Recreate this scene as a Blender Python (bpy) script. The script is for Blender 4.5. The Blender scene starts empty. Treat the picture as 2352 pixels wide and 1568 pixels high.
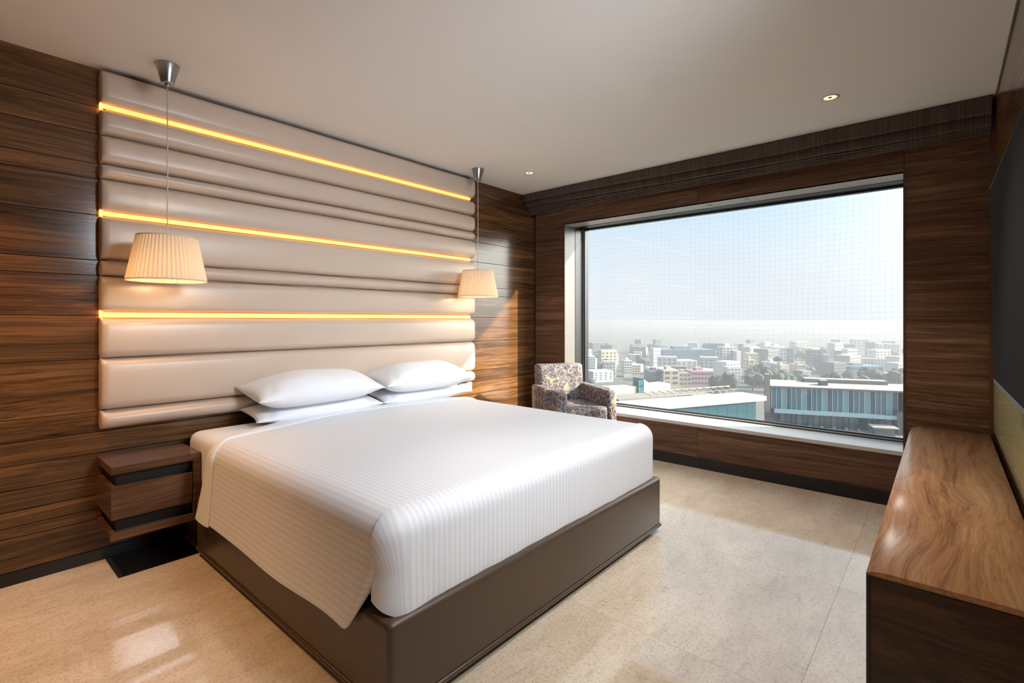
import bpy, bmesh, math, random
from mathutils import Vector, Matrix

C = bpy.context.scene.collection
scene = bpy.context.scene
random.seed(7)
PI = math.pi

# ------------------------------------------------------------------ camera
YAW = math.atan2(.7543, .6565)
cam_d = bpy.data.cameras.new('camera')
cam = bpy.data.objects.new('camera', cam_d)
C.objects.link(cam)
cam.location = (0, 0, 1.35)
cam.rotation_euler = (PI / 2, 0, -YAW)
cam_d.sensor_width = 36
cam_d.lens = 1141 / 2352 * 36
cam_d.shift_y = -50 / 2352
cam_d.clip_start = .02
cam_d.clip_end = 9000
scene.camera = cam

# ------------------------------------------------------------------ exposure, sky, sun
vs = scene.view_settings
vs.view_transform = 'Standard'
vs.look = 'None'
vs.exposure = 0.0
vs.gamma = 1.0
vs.use_curve_mapping = False
cy = scene.cycles
cy.max_bounces = 8
cy.diffuse_bounces = 4
cy.glossy_bounces = 4
cy.transmission_bounces = 4
cy.transparent_max_bounces = 12
cy.volume_bounces = 1
cy.sample_clamp_indirect = 6
cy.use_denoising = True
cy.caustics_reflective = False
cy.caustics_refractive = False

AUREOLE = 20.0
W = bpy.data.worlds.new('sky')
scene.world = W
W.use_nodes = True
nt = W.node_tree
nt.nodes.clear()
def wn(t, **k):
    n = nt.nodes.new(t)
    for a, b in k.items():
        setattr(n, a, b)
    return n
tc = wn('ShaderNodeTexCoord')
sep = wn('ShaderNodeSeparateXYZ')
nt.links.new(tc.outputs['Generated'], sep.inputs[0])
ramp = wn('ShaderNodeValToRGB')
cr = ramp.color_ramp
cr.elements[0].position = 0.0
cr.elements[0].color = (.86, .88, .93, 1)
cr.elements[1].position = 1.0
cr.elements[1].color = (.16, .36, .78, 1)
for p, c in ((.06, (.85, .88, .94)), (.14, (.77, .86, .96)), (.26, (.56, .78, .95)), (.42, (.38, .64, .92))):
    e = cr.elements.new(p)
    e.color = (*c, 1)
nt.links.new(sep.outputs['Z'], ramp.inputs[0])
mp = wn('ShaderNodeMapping')
mp.inputs['Scale'].default_value = (3.2, 3.2, 9)
nt.links.new(tc.outputs['Generated'], mp.inputs[0])
no = wn('ShaderNodeTexNoise')
no.inputs['Scale'].default_value = 1.6
no.inputs['Detail'].default_value = 7
no.inputs['Roughness'].default_value = .6
nt.links.new(mp.outputs[0], no.inputs['Vector'])
cl = wn('ShaderNodeValToRGB')
cl.color_ramp.elements[0].position = .52
cl.color_ramp.elements[0].color = (0, 0, 0, 1)
cl.color_ramp.elements[1].position = .8
cl.color_ramp.elements[1].color = (.6, .6, .6, 1)
nt.links.new(no.outputs['Fac'], cl.inputs[0])
mx = wn('ShaderNodeMix', data_type='RGBA')
nt.links.new(cl.outputs['Color'], mx.inputs['Factor'])
nt.links.new(ramp.outputs['Color'], mx.inputs['A'])
mx.inputs['B'].default_value = (.93, .93, .96, 1)
bg = wn('ShaderNodeBackground')
bg.inputs['Strength'].default_value = 1.12
# bright hazy aureole spreading round the sun (which stands high to the right, beyond the frame)
SUN_DIR = Vector((1, -1.39, .89)).normalized()
dp = wn('ShaderNodeVectorMath', operation='DOT_PRODUCT')
nt.links.new(tc.outputs['Generated'], dp.inputs[0])
dp.inputs[1].default_value = SUN_DIR
mxx = wn('ShaderNodeMath', operation='MAXIMUM')
nt.links.new(dp.outputs['Value'], mxx.inputs[0])
mxx.inputs[1].default_value = 0
pw = wn('ShaderNodeMath', operation='POWER')
nt.links.new(mxx.outputs[0], pw.inputs[0])
pw.inputs[1].default_value = 7
ml = wn('ShaderNodeMath', operation='MULTIPLY')
nt.links.new(pw.outputs[0], ml.inputs[0])
ml.inputs[1].default_value = AUREOLE
glow = wn('ShaderNodeVectorMath', operation='SCALE')
glow.inputs[0].default_value = (1, .97, .90)
nt.links.new(ml.outputs[0], glow.inputs['Scale'])
adg = wn('ShaderNodeVectorMath', operation='ADD')
nt.links.new(mx.outputs['Result'], adg.inputs[0])
nt.links.new(glow.outputs[0], adg.inputs[1])
nt.links.new(adg.outputs[0], bg.inputs['Color'])
out = wn('ShaderNodeOutputWorld')
nt.links.new(bg.outputs[0], out.inputs['Surface'])

def aim(o, d):
    o.rotation_euler = Vector(d).to_track_quat('-Z', 'Y').to_euler()

def sun(name, d, strength, angle, col):
    l = bpy.data.lights.new(name, 'SUN')
    l.energy = strength
    l.angle = math.radians(angle)
    l.color = col
    o = bpy.data.objects.new(name, l)
    C.objects.link(o)
    aim(o, d)
    o.location = (20, -10, 20)
    return o
sun('sun', (-1, 1.39, -.89), 16.0, 1.5, (1, .86, .68))

def light(name, kind, loc, energy, col, d=None, **k):
    l = bpy.data.lights.new(name, kind)
    l.energy = energy
    l.color = col
    for a, b in k.items():
        setattr(l, a, b)
    o = bpy.data.objects.new(name, l)
    C.objects.link(o)
    o.location = loc
    if d:
        aim(o, d)
    return o
# added soft fill light above the television, standing for no lamp of the room
light('soft_fill_right', 'AREA', (1.75, -.19, 2.28), 38, (.86, .93, 1), (.12, 1, -.42), shape='RECTANGLE', size=.98, size_y=.6, spread=math.radians(100))
# sampling portal in the window opening (adds no light of its own)
pl = light('window_portal', 'AREA', (4.93, 1.69, 1.4), 1, (1, 1, 1), (-1, 0, 0), shape='RECTANGLE', size=2.95, size_y=2.0)
pl.data.cycles.is_portal = True

# ------------------------------------------------------------------ materials
def new_mat(name):
    m = bpy.data.materials.new(name)
    m.use_nodes = True
    n = m.node_tree.nodes
    b = n['Principled BSDF']
    return m, m.node_tree, b

def nd(t, kind, **k):
    n = t.nodes.new(kind)
    for a, b in k.items():
        setattr(n, a, b)
    return n

def plain(name, col, rough=.5, metal=0.0, spec=.5, emit=None, estr=0, coat=0, noise=0, nscale=40, bump=0):
    m, t, b = new_mat(name)
    b.inputs['Base Color'].default_value = (*col, 1)
    b.inputs['Roughness'].default_value = rough
    b.inputs['Metallic'].default_value = metal
    b.inputs['Specular IOR Level'].default_value = spec
    if coat:
        b.inputs['Coat Weight'].default_value = coat
        b.inputs['Coat Roughness'].default_value = .08
    if emit:
        b.inputs['Emission Color'].default_value = (*emit, 1)
        b.inputs['Emission Strength'].default_value = estr
    if noise or bump:
        c = nd(t, 'ShaderNodeTexCoord')
        nz = nd(t, 'ShaderNodeTexNoise')
        nz.inputs['Scale'].default_value = nscale
        nz.inputs['Detail'].default_value = 4
        t.links.new(c.outputs['Object'], nz.inputs['Vector'])
        if noise:
            mr = nd(t, 'ShaderNodeMapRange')
            mr.inputs['To Min'].default_value = 1 - noise
            mr.inputs['To Max'].default_value = 1 + noise
            t.links.new(nz.outputs['Fac'], mr.inputs['Value'])
            mu = nd(t, 'ShaderNodeMix', data_type='RGBA', blend_type='MULTIPLY')
            mu.inputs['Factor'].default_value = 1
            mu.inputs['A'].default_value = (*col, 1)
            t.links.new(mr.outputs[0], mu.inputs['B'])
            t.links.new(mu.outputs['Result'], b.inputs['Base Color'])
        if bump:
            bp = nd(t, 'ShaderNodeBump')
            bp.inputs['Strength'].default_value = bump
            bp.inputs['Distance'].default_value = .01
            t.links.new(nz.outputs['Fac'], bp.inputs['Height'])
            t.links.new(bp.outputs[0], b.inputs['Normal'])
    return m

def wood(name, dark, mid, lite, axis, rough=.2, across=7.0, along=.45, swirl=0.0, spec=.5, jitter=1.0, coat=0.0):
    """veneer with the grain running along world AXIS"""
    m, t, b = new_mat(name)
    c = nd(t, 'ShaderNodeTexCoord')
    oi = nd(t, 'ShaderNodeObjectInfo')
    off = nd(t, 'ShaderNodeVectorMath', operation='SCALE')
    cmb = nd(t, 'ShaderNodeCombineXYZ')
    for s in 'XYZ':
        t.links.new(oi.outputs['Random'], cmb.inputs[s])
    t.links.new(cmb.outputs[0], off.inputs[0])
    off.inputs['Scale'].default_value = 13.7 * jitter
    add = nd(t, 'ShaderNodeVectorMath', operation='ADD')
    t.links.new(c.outputs['Object'], add.inputs[0])
    t.links.new(off.outputs[0], add.inputs[1])
    src = add.outputs[0]
    # slow sway of the figure
    mpS = nd(t, 'ShaderNodeMapping')
    s0 = [2.2, 2.2, 2.2]
    s0['XYZ'.index(axis)] = .8
    mpS.inputs['Scale'].default_value = s0
    t.links.new(src, mpS.inputs[0])
    nS = nd(t, 'ShaderNodeTexNoise')
    nS.inputs['Scale'].default_value = 1
    nS.inputs['Detail'].default_value = 2
    t.links.new(mpS.outputs[0], nS.inputs['Vector'])
    sub = nd(t, 'ShaderNodeVectorMath', operation='SUBTRACT')
    t.links.new(nS.outputs['Color'], sub.inputs[0])
    sub.inputs[1].default_value = (.5, .5, .5)
    sc = nd(t, 'ShaderNodeVectorMath', operation='SCALE')
    sc.inputs['Scale'].default_value = .10 + swirl
    t.links.new(sub.outputs[0], sc.inputs[0])
    ad2 = nd(t, 'ShaderNodeVectorMath', operation='ADD')
    t.links.new(src, ad2.inputs[0])
    t.links.new(sc.outputs[0], ad2.inputs[1])
    def band(ac, al, det, ro=.6):
        mpp = nd(t, 'ShaderNodeMapping')
        s = [ac, ac, ac]
        s['XYZ'.index(axis)] = al
        mpp.inputs['Scale'].default_value = s
        t.links.new(ad2.outputs[0], mpp.inputs[0])
        nn = nd(t, 'ShaderNodeTexNoise')
        nn.inputs['Scale'].default_value = 1
        nn.inputs['Detail'].default_value = det
        nn.inputs['Roughness'].default_value = ro
        t.links.new(mpp.outputs[0], nn.inputs['Vector'])
        return nn.outputs['Fac']
    f1 = band(across, along, 3)
    f2 = band(across * 5, along * 1.3, 4, .65)
    f3 = band(across * 26, along * 5, 2, .5)
    def mix(a, b_, w):
        x = nd(t, 'ShaderNodeMix', data_type='FLOAT')
        x.inputs['Factor'].default_value = w
        t.links.new(a, x.inputs['A'])
        t.links.new(b_, x.inputs['B'])
        return x.outputs['Result']
    f = mix(mix(f1, f2, .55), f3, .22)
    r = nd(t, 'ShaderNodeValToRGB')
    e = r.color_ramp.elements
    e[0].position = .36
    e[0].color = (*dark, 1)
    e[1].position = .66
    e[1].color = (*lite, 1)
    x = e.new(.50)
    x.color = (*mid, 1)
    t.links.new(f, r.inputs[0])
    t.links.new(r.outputs['Color'], b.inputs['Base Color'])
    b.inputs['Roughness'].default_value = rough
    b.inputs['Specular IOR Level'].default_value = spec
    if coat:
        b.inputs['Coat Weight'].default_value = coat
        b.inputs['Coat Roughness'].default_value = .1
    bp = nd(t, 'ShaderNodeBump')
    bp.inputs['Strength'].default_value = .12
    bp.inputs['Distance'].default_value = .002
    t.links.new(f3, bp.inputs['Height'])
    t.links.new(bp.outputs[0], b.inputs['Normal'])
    return m

WD = dict(dark=(.022, .0105, .0055), mid=(.105, .048, .018), lite=(.29, .135, .050))
m_wood_wall = wood('walnut_wall', axis='X', rough=.17, across=9, **WD)
m_wood_win = wood('walnut_window_wall', (.034, .018, .011), (.13, .068, .040), (.31, .168, .104), 'Y', rough=.4, across=12, spec=.3)
m_wood_night = wood('walnut_nightstand', (.045, .021, .012), (.11, .053, .028), (.20, .10, .055), 'X', rough=.13, across=9)
m_wood_front = wood('walnut_console_front', (.016, .007, .005), (.055, .026, .015), (.15, .075, .038), 'Y', rough=.3, across=9, swirl=.15)
m_wood_front_x = wood('walnut_console_side', (.016, .007, .005), (.055, .026, .015), (.15, .075, .038), 'X', rough=.3, across=9)
m_wood_top = wood('walnut_console_top', (.21, .10, .05), (.48, .25, .13), (.68, .42, .24), 'X', rough=.32, across=9, along=.5, swirl=.2)
m_black = plain('black_skirting', (.008, .007, .007), .3)
m_gap = plain('black_recess', (.003, .003, .004), .5)
m_ceil = plain('ceiling_paint', (.84, .83, .815), .8, spec=.2)
m_paint = plain('warm_paint', (.45, .38, .30), .8)
m_frame = plain('black_window_frame', (.012, .013, .014), .3)
m_steel = plain('frame_steel', (.42, .43, .44), .3, metal=.8)
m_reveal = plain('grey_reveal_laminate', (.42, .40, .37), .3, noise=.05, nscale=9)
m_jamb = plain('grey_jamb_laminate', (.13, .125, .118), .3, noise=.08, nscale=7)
m_sill = plain('pale_sill_stone', (.62, .615, .60), .22)
m_leather = plain('brown_leather', (.082, .052, .034), .36, bump=.08, nscale=260)
m_pad = plain('beige_faux_leather', (.60, .475, .385), .34, noise=.04, nscale=5)
m_led = plain('amber_led_strip', (.9, .6, .2), .5, emit=(1, .52, .13), estr=1.35)
m_led_end = plain('amber_led_end', (.9, .5, .1), .5, emit=(1, .40, .06), estr=7)
m_metal = plain('brushed_aluminium', (.42, .42, .44), .28, metal=1)
m_cord = plain('clear_cord', (.62, .55, .48), .4)
m_tv = plain('tv_screen', (.036, .0365, .040), .6, spec=0)
m_tvb = plain('tv_casing', (.01, .01, .011), .35)
m_blind = None
m_white_plastic = plain('white_plastic', (.72, .70, .66), .3)
m_hole = plain('socket_hole', (.01, .01, .01), .6)
m_bulb = plain('warm_bulb', (1, .9, .7), .4, emit=(1, .72, .38), estr=6)
m_down = plain('downlight_diffuser', (.8, .7, .6), .5, emit=(1, .82, .6), estr=.9)
m_downrim = plain('downlight_rim', (.85, .68, .55), .4)
m_floor_plate = plain('black_floor_plate', (.03, .028, .027), .25, noise=.3, nscale=60)

def olive_glass():
    m, t, b = new_mat('olive_back_painted_glass')
    b.inputs['Base Color'].default_value = (.55, .52, .28, 1)
    b.inputs['Roughness'].default_value = .04
    b.inputs['Specular IOR Level'].default_value = .12
    return m
m_olive = olive_glass()

def marble():
    m, t, b = new_mat('polished_beige_marble')
    c = nd(t, 'ShaderNodeTexCoord')
    oi = nd(t, 'ShaderNodeObjectInfo')
    sc = nd(t, 'ShaderNodeVectorMath', operation='SCALE')
    sc.inputs['Scale'].default_value = 9
    cmb = nd(t, 'ShaderNodeCombineXYZ')
    for s in 'XYZ':
        t.links.new(oi.outputs['Random'], cmb.inputs[s])
    t.links.new(cmb.outputs[0], sc.inputs[0])
    add = nd(t, 'ShaderNodeVectorMath', operation='ADD')
    t.links.new(c.outputs['Object'], add.inputs[0])
    t.links.new(sc.outputs[0], add.inputs[1])
    def nz(scale, det, ro=.6, st=(1, 1, 1)):
        mpp = nd(t, 'ShaderNodeMapping')
        mpp.inputs['Scale'].default_value = st
        t.links.new(add.outputs[0], mpp.inputs[0])
        n = nd(t, 'ShaderNodeTexNoise')
        n.inputs['Scale'].default_value = scale
        n.inputs['Detail'].default_value = det
        n.inputs['Roughness'].default_value = ro
        t.links.new(mpp.outputs[0], n.inputs['Vector'])
        return n.outputs['Fac']
    a = nz(2.0, 6, .6, (1, 2.2, 1))
    bn = nz(90, 3, .7)
    v = nz(5, 8, .75, (1.0, 3, 1))
    r1 = nd(t, 'ShaderNodeValToRGB')
    r1.color_ramp.elements[0].position = .3
    r1.color_ramp.elements[0].color = (.68, .55, .41, 1)
    r1.color_ramp.elements[1].position = .7
    r1.color_ramp.elements[1].color = (.88, .755, .60, 1)
    t.links.new(a, r1.inputs[0])
    r2 = nd(t, 'ShaderNodeValToRGB')
    r2.color_ramp.elements[0].position = .36
    r2.color_ramp.elements[0].color = (.74, .72, .70, 1)
    r2.color_ramp.elements[1].position = .5
    r2.color_ramp.elements[1].color = (1.05, 1.04, 1.03, 1)
    t.links.new(bn, r2.inputs[0])
    r3 = nd(t, 'ShaderNodeValToRGB')
    r3.color_ramp.elements[0].position = .36
    r3.color_ramp.elements[0].color = (.6, .55, .5, 1)
    r3.color_ramp.elements[1].position = .46
    r3.color_ramp.elements[1].color = (1, 1, 1, 1)
    t.links.new(v, r3.inputs[0])
    m1 = nd(t, 'ShaderNodeMix', data_type='RGBA', blend_type='MULTIPLY')
    m1.inputs['Factor'].default_value = .8
    t.links.new(r1.outputs[0], m1.inputs['A'])
    t.links.new(r2.outputs[0], m1.inputs['B'])
    m2 = nd(t, 'ShaderNodeMix', data_type='RGBA', blend_type='MULTIPLY')
    m2.inputs['Factor'].default_value = .32
    t.links.new(m1.outputs['Result'], m2.inputs['A'])
    t.links.new(r3.outputs[0], m2.inputs['B'])
    t.links.new(m2.outputs['Result'], b.inputs['Base Color'])
    b.inputs['Roughness'].default_value = .06
    b.inputs['IOR'].default_value = 1.9
    b.inputs['Specular IOR Level'].default_value = .5
    return m
m_marble = marble()

def striped(name, stripes=True):
    m, t, b = new_mat(name)
    b.inputs['Roughness'].default_value = .55
    b.inputs['Sheen Weight'].default_value = .1
    b.inputs['Base Color'].default_value = (.82, .83, .87, 1)
    if stripes:
        uv = nd(t, 'ShaderNodeUVMap')
        uv.uv_map = 'uv'
        s = nd(t, 'ShaderNodeSeparateXYZ')
        t.links.new(uv.outputs[0], s.inputs[0])
        mu = nd(t, 'ShaderNodeMath', operation='MULTIPLY')
        mu.inputs[1].default_value = 2 * PI / .026
        t.links.new(s.outputs['X'], mu.inputs[0])
        sn = nd(t, 'ShaderNodeMath', operation='SINE')
        t.links.new(mu.outputs[0], sn.inputs[0])
        r = nd(t, 'ShaderNodeValToRGB')
        r.color_ramp.elements[0].position = .35
        r.color_ramp.elements[0].color = (.735, .75, .80, 1)
        r.color_ramp.elements[1].position = .65
        r.color_ramp.elements[1].color = (.81, .825, .87, 1)
        mr = nd(t, 'ShaderNodeMapRange')
        mr.inputs['From Min'].default_value = -1
        t.links.new(sn.outputs[0], mr.inputs['Value'])
        t.links.new(mr.outputs[0], r.inputs[0])
        t.links.new(r.outputs[0], b.inputs['Base Color'])
    return m
m_duvet = striped('sateen_stripe_cotton')
m_linen = striped('white_cotton', False)

def blind_fabric():
    m, t, b = new_mat('brown_blind_fabric')
    c = nd(t, 'ShaderNodeTexCoord')
    mpp = nd(t, 'ShaderNodeMapping')
    mpp.inputs['Scale'].default_value = (2, 130, 2)
    t.links.new(c.outputs['Object'], mpp.inputs[0])
    n = nd(t, 'ShaderNodeTexNoise')
    n.inputs['Scale'].default_value = 1
    n.inputs['Detail'].default_value = 3
    t.links.new(mpp.outputs[0], n.inputs['Vector'])
    r = nd(t, 'ShaderNodeValToRGB')
    r.color_ramp.elements[0].position = .35
    r.color_ramp.elements[0].color = (.055, .038, .030, 1)
    r.color_ramp.elements[1].position = .65
    r.color_ramp.elements[1].color = (.105, .075, .060, 1)
    t.links.new(n.outputs['Fac'], r.inputs[0])
    t.links.new(r.outputs[0], b.inputs['Base Color'])
    b.inputs['Roughness'].default_value = .75
    return m
m_blind = blind_fabric()

def shade_fabric():
    m, t, b = new_mat('cream_pleated_fabric')
    b.inputs['Base Color'].default_value = (.78, .68, .54, 1)
    b.inputs['Roughness'].default_value = .8
    tr = nd(t, 'ShaderNodeBsdfTranslucent')
    tr.inputs['Color'].default_value = (.95, .70, .42, 1)
    mxs = nd(t, 'ShaderNodeMixShader')
    mxs.inputs[0].default_value = .2
    o = t.nodes['Material Output']
    t.links.new(b.outputs[0], mxs.inputs[1])
    t.links.new(tr.outputs[0], mxs.inputs[2])
    t.links.new(mxs.outputs[0], o.inputs['Surface'])
    return m
m_shade = shade_fabric()

def chair_fabric():
    m, t, b = new_mat('patterned_chair_fabric')
    c = nd(t, 'ShaderNodeTexCoord')
    nz = nd(t, 'ShaderNodeTexNoise')
    nz.inputs['Scale'].default_value = 7
    nz.inputs['Detail'].default_value = 3
    t.links.new(c.outputs['Object'], nz.inputs['Vector'])
    r = nd(t, 'ShaderNodeValToRGB')
    r.color_ramp.interpolation = 'CONSTANT'
    e = r.color_ramp.elements
    e[0].position = 0
    e[0].color = (.05, .047, .075, 1)
    e[1].position = .62
    e[1].color = (.33, .26, .16, 1)
    for p, cc in ((.40, (.11, .10, .135)), (.46, (.075, .04, .04)), (.52, (.17, .14, .155)), (.57, (.065, .065, .10))):
        x = e.new(p)
        x.color = (*cc, 1)
    t.links.new(nz.outputs['Fac'], r.inputs[0])
    base = r.outputs[0]
    # overlapping ring outlines and leaf ribs
    def line(scale, lo, hi, feature, off):
        mpp = nd(t, 'ShaderNodeMapping')
        mpp.inputs['Location'].default_value = off
        t.links.new(c.outputs['Object'], mpp.inputs[0])
        v = nd(t, 'ShaderNodeTexVoronoi', feature=feature)
        v.inputs['Scale'].default_value = scale
        t.links.new(mpp.outputs[0], v.inputs['Vector'])
        rr = nd(t, 'ShaderNodeValToRGB')
        q = rr.color_ramp.elements
        q[0].position = 0
        q[0].color = (0, 0, 0, 1)
        q[1].position = 1
        q[1].color = (0, 0, 0, 1)
        mid = (lo + hi) / 2
        for p, s in ((lo, 0), (mid, 1), (hi, 0)):
            x = q.new(p)
            x.color = (s, s, s, 1)
        t.links.new(v.outputs['Distance'], rr.inputs[0])
        return rr.outputs[0]
    l1 = line(9, .43, .48, 'F1', (0, 0, 0))
    l2 = line(11, .0, .035, 'DISTANCE_TO_EDGE', (.3, .1, .2))
    l3 = line(22, .0, .04, 'DISTANCE_TO_EDGE', (.7, .4, .1))
    cur = base
    for l, col, f in ((l1, (.40, .35, .25), .8), (l2, (.46, .42, .36), .8), (l3, (.52, .48, .50), .5)):
        k = nd(t, 'ShaderNodeMath', operation='MULTIPLY')
        k.inputs[1].default_value = f
        t.links.new(l, k.inputs[0])
        q = nd(t, 'ShaderNodeMix', data_type='RGBA')
        t.links.new(k.outputs[0], q.inputs['Factor'])
        t.links.new(cur, q.inputs['A'])
        q.inputs['B'].default_value = (*col, 1)
        cur = q.outputs['Result']
    t.links.new(cur, b.inputs['Base Color'])
    b.inputs['Roughness'].default_value = .7
    return m
m_chair = chair_fabric()
m_chair_leg = plain('dark_chair_leg', (.02, .012, .008), .4)

def pane_glass():
    m, t, b = new_mat('window_pane')
    tr = nd(t, 'ShaderNodeBsdfTransparent')
    tr.inputs['Color'].default_value = (.95, .97, .97, 1)
    gl = nd(t, 'ShaderNodeBsdfGlossy')
    gl.inputs['Roughness'].default_value = .01
    lw = nd(t, 'ShaderNodeLayerWeight')
    lw.inputs['Blend'].default_value = .5
    p5 = nd(t, 'ShaderNodeMath', operation='POWER')
    p5.inputs[1].default_value = 5
    t.links.new(lw.outputs['Facing'], p5.inputs[0])
    fr = nd(t, 'ShaderNodeMath', operation='MULTIPLY_ADD')
    fr.inputs[1].default_value = .9
    fr.inputs[2].default_value = .02
    t.links.new(p5.outputs[0], fr.inputs[0])
    mxs = nd(t, 'ShaderNodeMixShader')
    t.links.new(fr.outputs[0], mxs.inputs[0])
    t.links.new(tr.outputs[0], mxs.inputs[1])
    t.links.new(gl.outputs[0], mxs.inputs[2])
    t.links.new(mxs.outputs[0], t.nodes['Material Output'].inputs['Surface'])
    t.nodes.remove(b)
    return m
m_pane = pane_glass()
m_net = plain('grey_net_cord', (.34, .36, .38), .7)

# ------------------------------------------------------------------ mesh helpers
class MB:
    def __init__(s):
        s.v = []
        s.f = []
    def box(s, x0, x1, y0, y1, z0, z1, mtx=None):
        n = len(s.v)
        pts = [(x, y, z) for z in (z0, z1) for y in (y0, y1) for x in (x0, x1)]
        if mtx:
            pts = [tuple(mtx @ Vector(p)) for p in pts]
        s.v += pts
        s.f += [(n, n + 2, n + 3, n + 1), (n + 4, n + 5, n + 7, n + 6), (n, n + 1, n + 5, n + 4),
                (n + 2, n + 6, n + 7, n + 3), (n, n + 4, n + 6, n + 2), (n + 1, n + 3, n + 7, n + 5)]
        return s
    def grid(s, rows, close=False):
        n = len(s.v)
        R = len(rows)
        K = len(rows[0])
        for r in rows:
            s.v += [tuple(p) for p in r]
        for i in range(R - 1):
            for j in range(K if close else K - 1):
                a, b = n + i * K + j, n + i * K + (j + 1) % K
                s.f.append((a, b, b + K, a + K))
        return s
    def lathe(s, prof, cx, cy, seg=32, cap0=False, cap1=False):
        rows = [[(cx + r * math.cos(2 * PI * k / seg), cy + r * math.sin(2 * PI * k / seg), z) for k in range(seg)] for r, z in prof]
        n = len(s.v)
        s.grid(rows, close=True)
        if cap0:
            s.f.append(tuple(n + k for k in range(seg))[::-1])
        if cap1:
            m = n + (len(prof) - 1) * seg
            s.f.append(tuple(m + k for k in range(seg)))
        return s
    def tube(s, pts, r, seg=6):
        rows = []
        for i, p in enumerate(pts):
            p = Vector(p)
            a = Vector(pts[max(i - 1, 0)])
            b = Vector(pts[min(i + 1, len(pts) - 1)])
            d = (b - a).normalized()
            u = d.cross(Vector((0, 0, 1)))
            if u.length < 1e-3:
                u = d.cross(Vector((0, 1, 0)))
            u.normalize()
            w = d.cross(u)
            rows.append([p + (u * math.cos(2 * PI * k / seg) + w * math.sin(2 * PI * k / seg)) * r for k in range(seg)])
        n = len(s.v)
        s.grid(rows, close=True)
        s.f.append(tuple(n + k for k in range(seg)))
        m = n + (len(rows) - 1) * seg
        s.f.append(tuple(m + k for k in range(seg))[::-1])
        return s
    def build(s, name, mat, parent=None, smooth=False, bevel=0, seg=2, origin=None, fixn=True):
        me = bpy.data.meshes.new(name)
        vs_ = s.v
        if origin:
            vs_ = [(p[0] - origin[0], p[1] - origin[1], p[2] - origin[2]) for p in vs_]
        me.from_pydata(vs_, [], s.f)
        if fixn:
            bm = bmesh.new()
            bm.from_mesh(me)
            bmesh.ops.recalc_face_normals(bm, faces=bm.faces)
            if bevel:
                bmesh.ops.bevel(bm, geom=list(bm.edges), offset=bevel, segments=seg, profile=.6, affect='EDGES', clamp_overlap=True)
            bm.to_mesh(me)
            bm.free()
        if smooth:
            me.polygons.foreach_set('use_smooth', [True] * len(me.polygons))
        me.update()
        o = bpy.data.objects.new(name, me)
        C.objects.link(o)
        if mat:
            me.materials.append(mat)
        if origin:
            o.location = origin
        if parent:
            o.parent = parent
            o.matrix_parent_inverse = Matrix.Identity(4)
            o.location = Vector(o.location) - Vector(parent.location) if origin else -Vector(parent.location)
        return o

def tag(o, label=None, cat=None, group=None, kind=None):
    if label:
        o['label'] = label
    if cat:
        o['category'] = cat
    if group:
        o['group'] = group
    if kind:
        o['kind'] = kind
    return o

def thing(name, loc, label=None, cat=None, group=None, kind=None):
    o = bpy.data.objects.new(name, None)
    C.objects.link(o)
    o.location = loc
    o.empty_display_size = .1
    return tag(o, label, cat, group, kind)

def box(name, mat, x0, x1, y0, y1, z0, z1, parent=None, bevel=0, seg=2):
    return MB().box(x0, x1, y0, y1, z0, z1).build(name, mat, parent, bevel=bevel, seg=seg, smooth=False)

# ------------------------------------------------------------------ room shell
X0, XW, Y0, YH, ZC = -3.0, 4.515, -.245, 3.58, 2.755
floor = tag(box('floor', m_gap, X0, XW + .3, Y0 - .2, YH + .2, -.12, -.012), kind='structure')
T = .985
i0, j0 = -4, -1
for i in range(-4, 6):
    for j in range(-1, 5):
        xa, xb = .02 + i * T, .02 + (i + 1) * T
        ya, yb = .40 + j * T, .40 + (j + 1) * T
        xa, xb, ya, yb = max(xa, X0), min(xb, XW), max(ya, Y0), min(yb, YH + .01)
        if xb - xa < .02 or yb - ya < .02:
            continue
        box('tile', m_marble, xa + .0005, xb - .0005, ya + .0005, yb - .0005, -.012, 0, floor)

ceiling = tag(box('ceiling', m_ceil, X0 - .1, XW + .55, Y0 - .2, YH + .2, ZC, ZC + .12), kind='structure')

wall_head = tag(box('wall_head', m_gap, X0, XW + .55, YH + .012, YH + .2, -.01, ZC), kind='structure')
zs = [.065, .236, .293, .372, .479, .604, .722, .838, 1.131, 1.374, 1.597, 1.683, 1.935, 2.137, 2.221, 2.39, 2.54, ZC]
for a, b in zip(zs[:-1], zs[1:]):
    box('plank', m_wood_wall, X0, XW - .001, YH, YH + .012, a + .0018, b - .0018, wall_head, bevel=.0008, seg=1)
tag(box('baseboard_head', m_black, X0, XW, YH - .006, YH + .012, 0, .065), kind='structure')

# wall around the window
OY0, OY1, OZ0, OZ1 = .22, 3.16, .405, 2.395
ww = MB()
XO = 5.02
ww.box(XW + .014, XO, Y0 - .2, OY0 - .012, -.01, ZC)
ww.box(XW + .014, XO, OY1 + .012, YH + .012, -.01, ZC)
ww.box(XW + .014, XO, OY0 - .012, OY1 + .012, -.01, OZ0 - .03)
ww.box(XW + .014, XO, OY0 - .012, OY1 + .012, OZ1 + .012, ZC)
wall_window = tag(ww.build('wall_window', m_gap), kind='structure')
def wp(y0, y1, z0, z1):
    g = .0012
    box('panel', m_wood_win, XW, XW + .014, y0 + g, y1 - g, z0 + g, z1 - g, wall_window, bevel=.0008, seg=1)
wp(OY1, YH - .001, .10, 1.739)
wp(OY1, YH - .001, 1.739, OZ1)
wp(1.692, YH - .001, OZ1, ZC)
wp(OY0 - .004, 1.692, OZ1, ZC)
wp(1.692, YH - .001 - .42, .10, OZ0)
wp(OY0 - .004, 1.692, .10, OZ0)
wp(Y0, OY0 - .004, .10, OZ1)
wp(Y0, OY0 - .004, OZ1, ZC)
tag(box('baseboard_window', m_black, XW + .004, XW + .02, Y0, YH, 0, .10), kind='structure')
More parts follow.
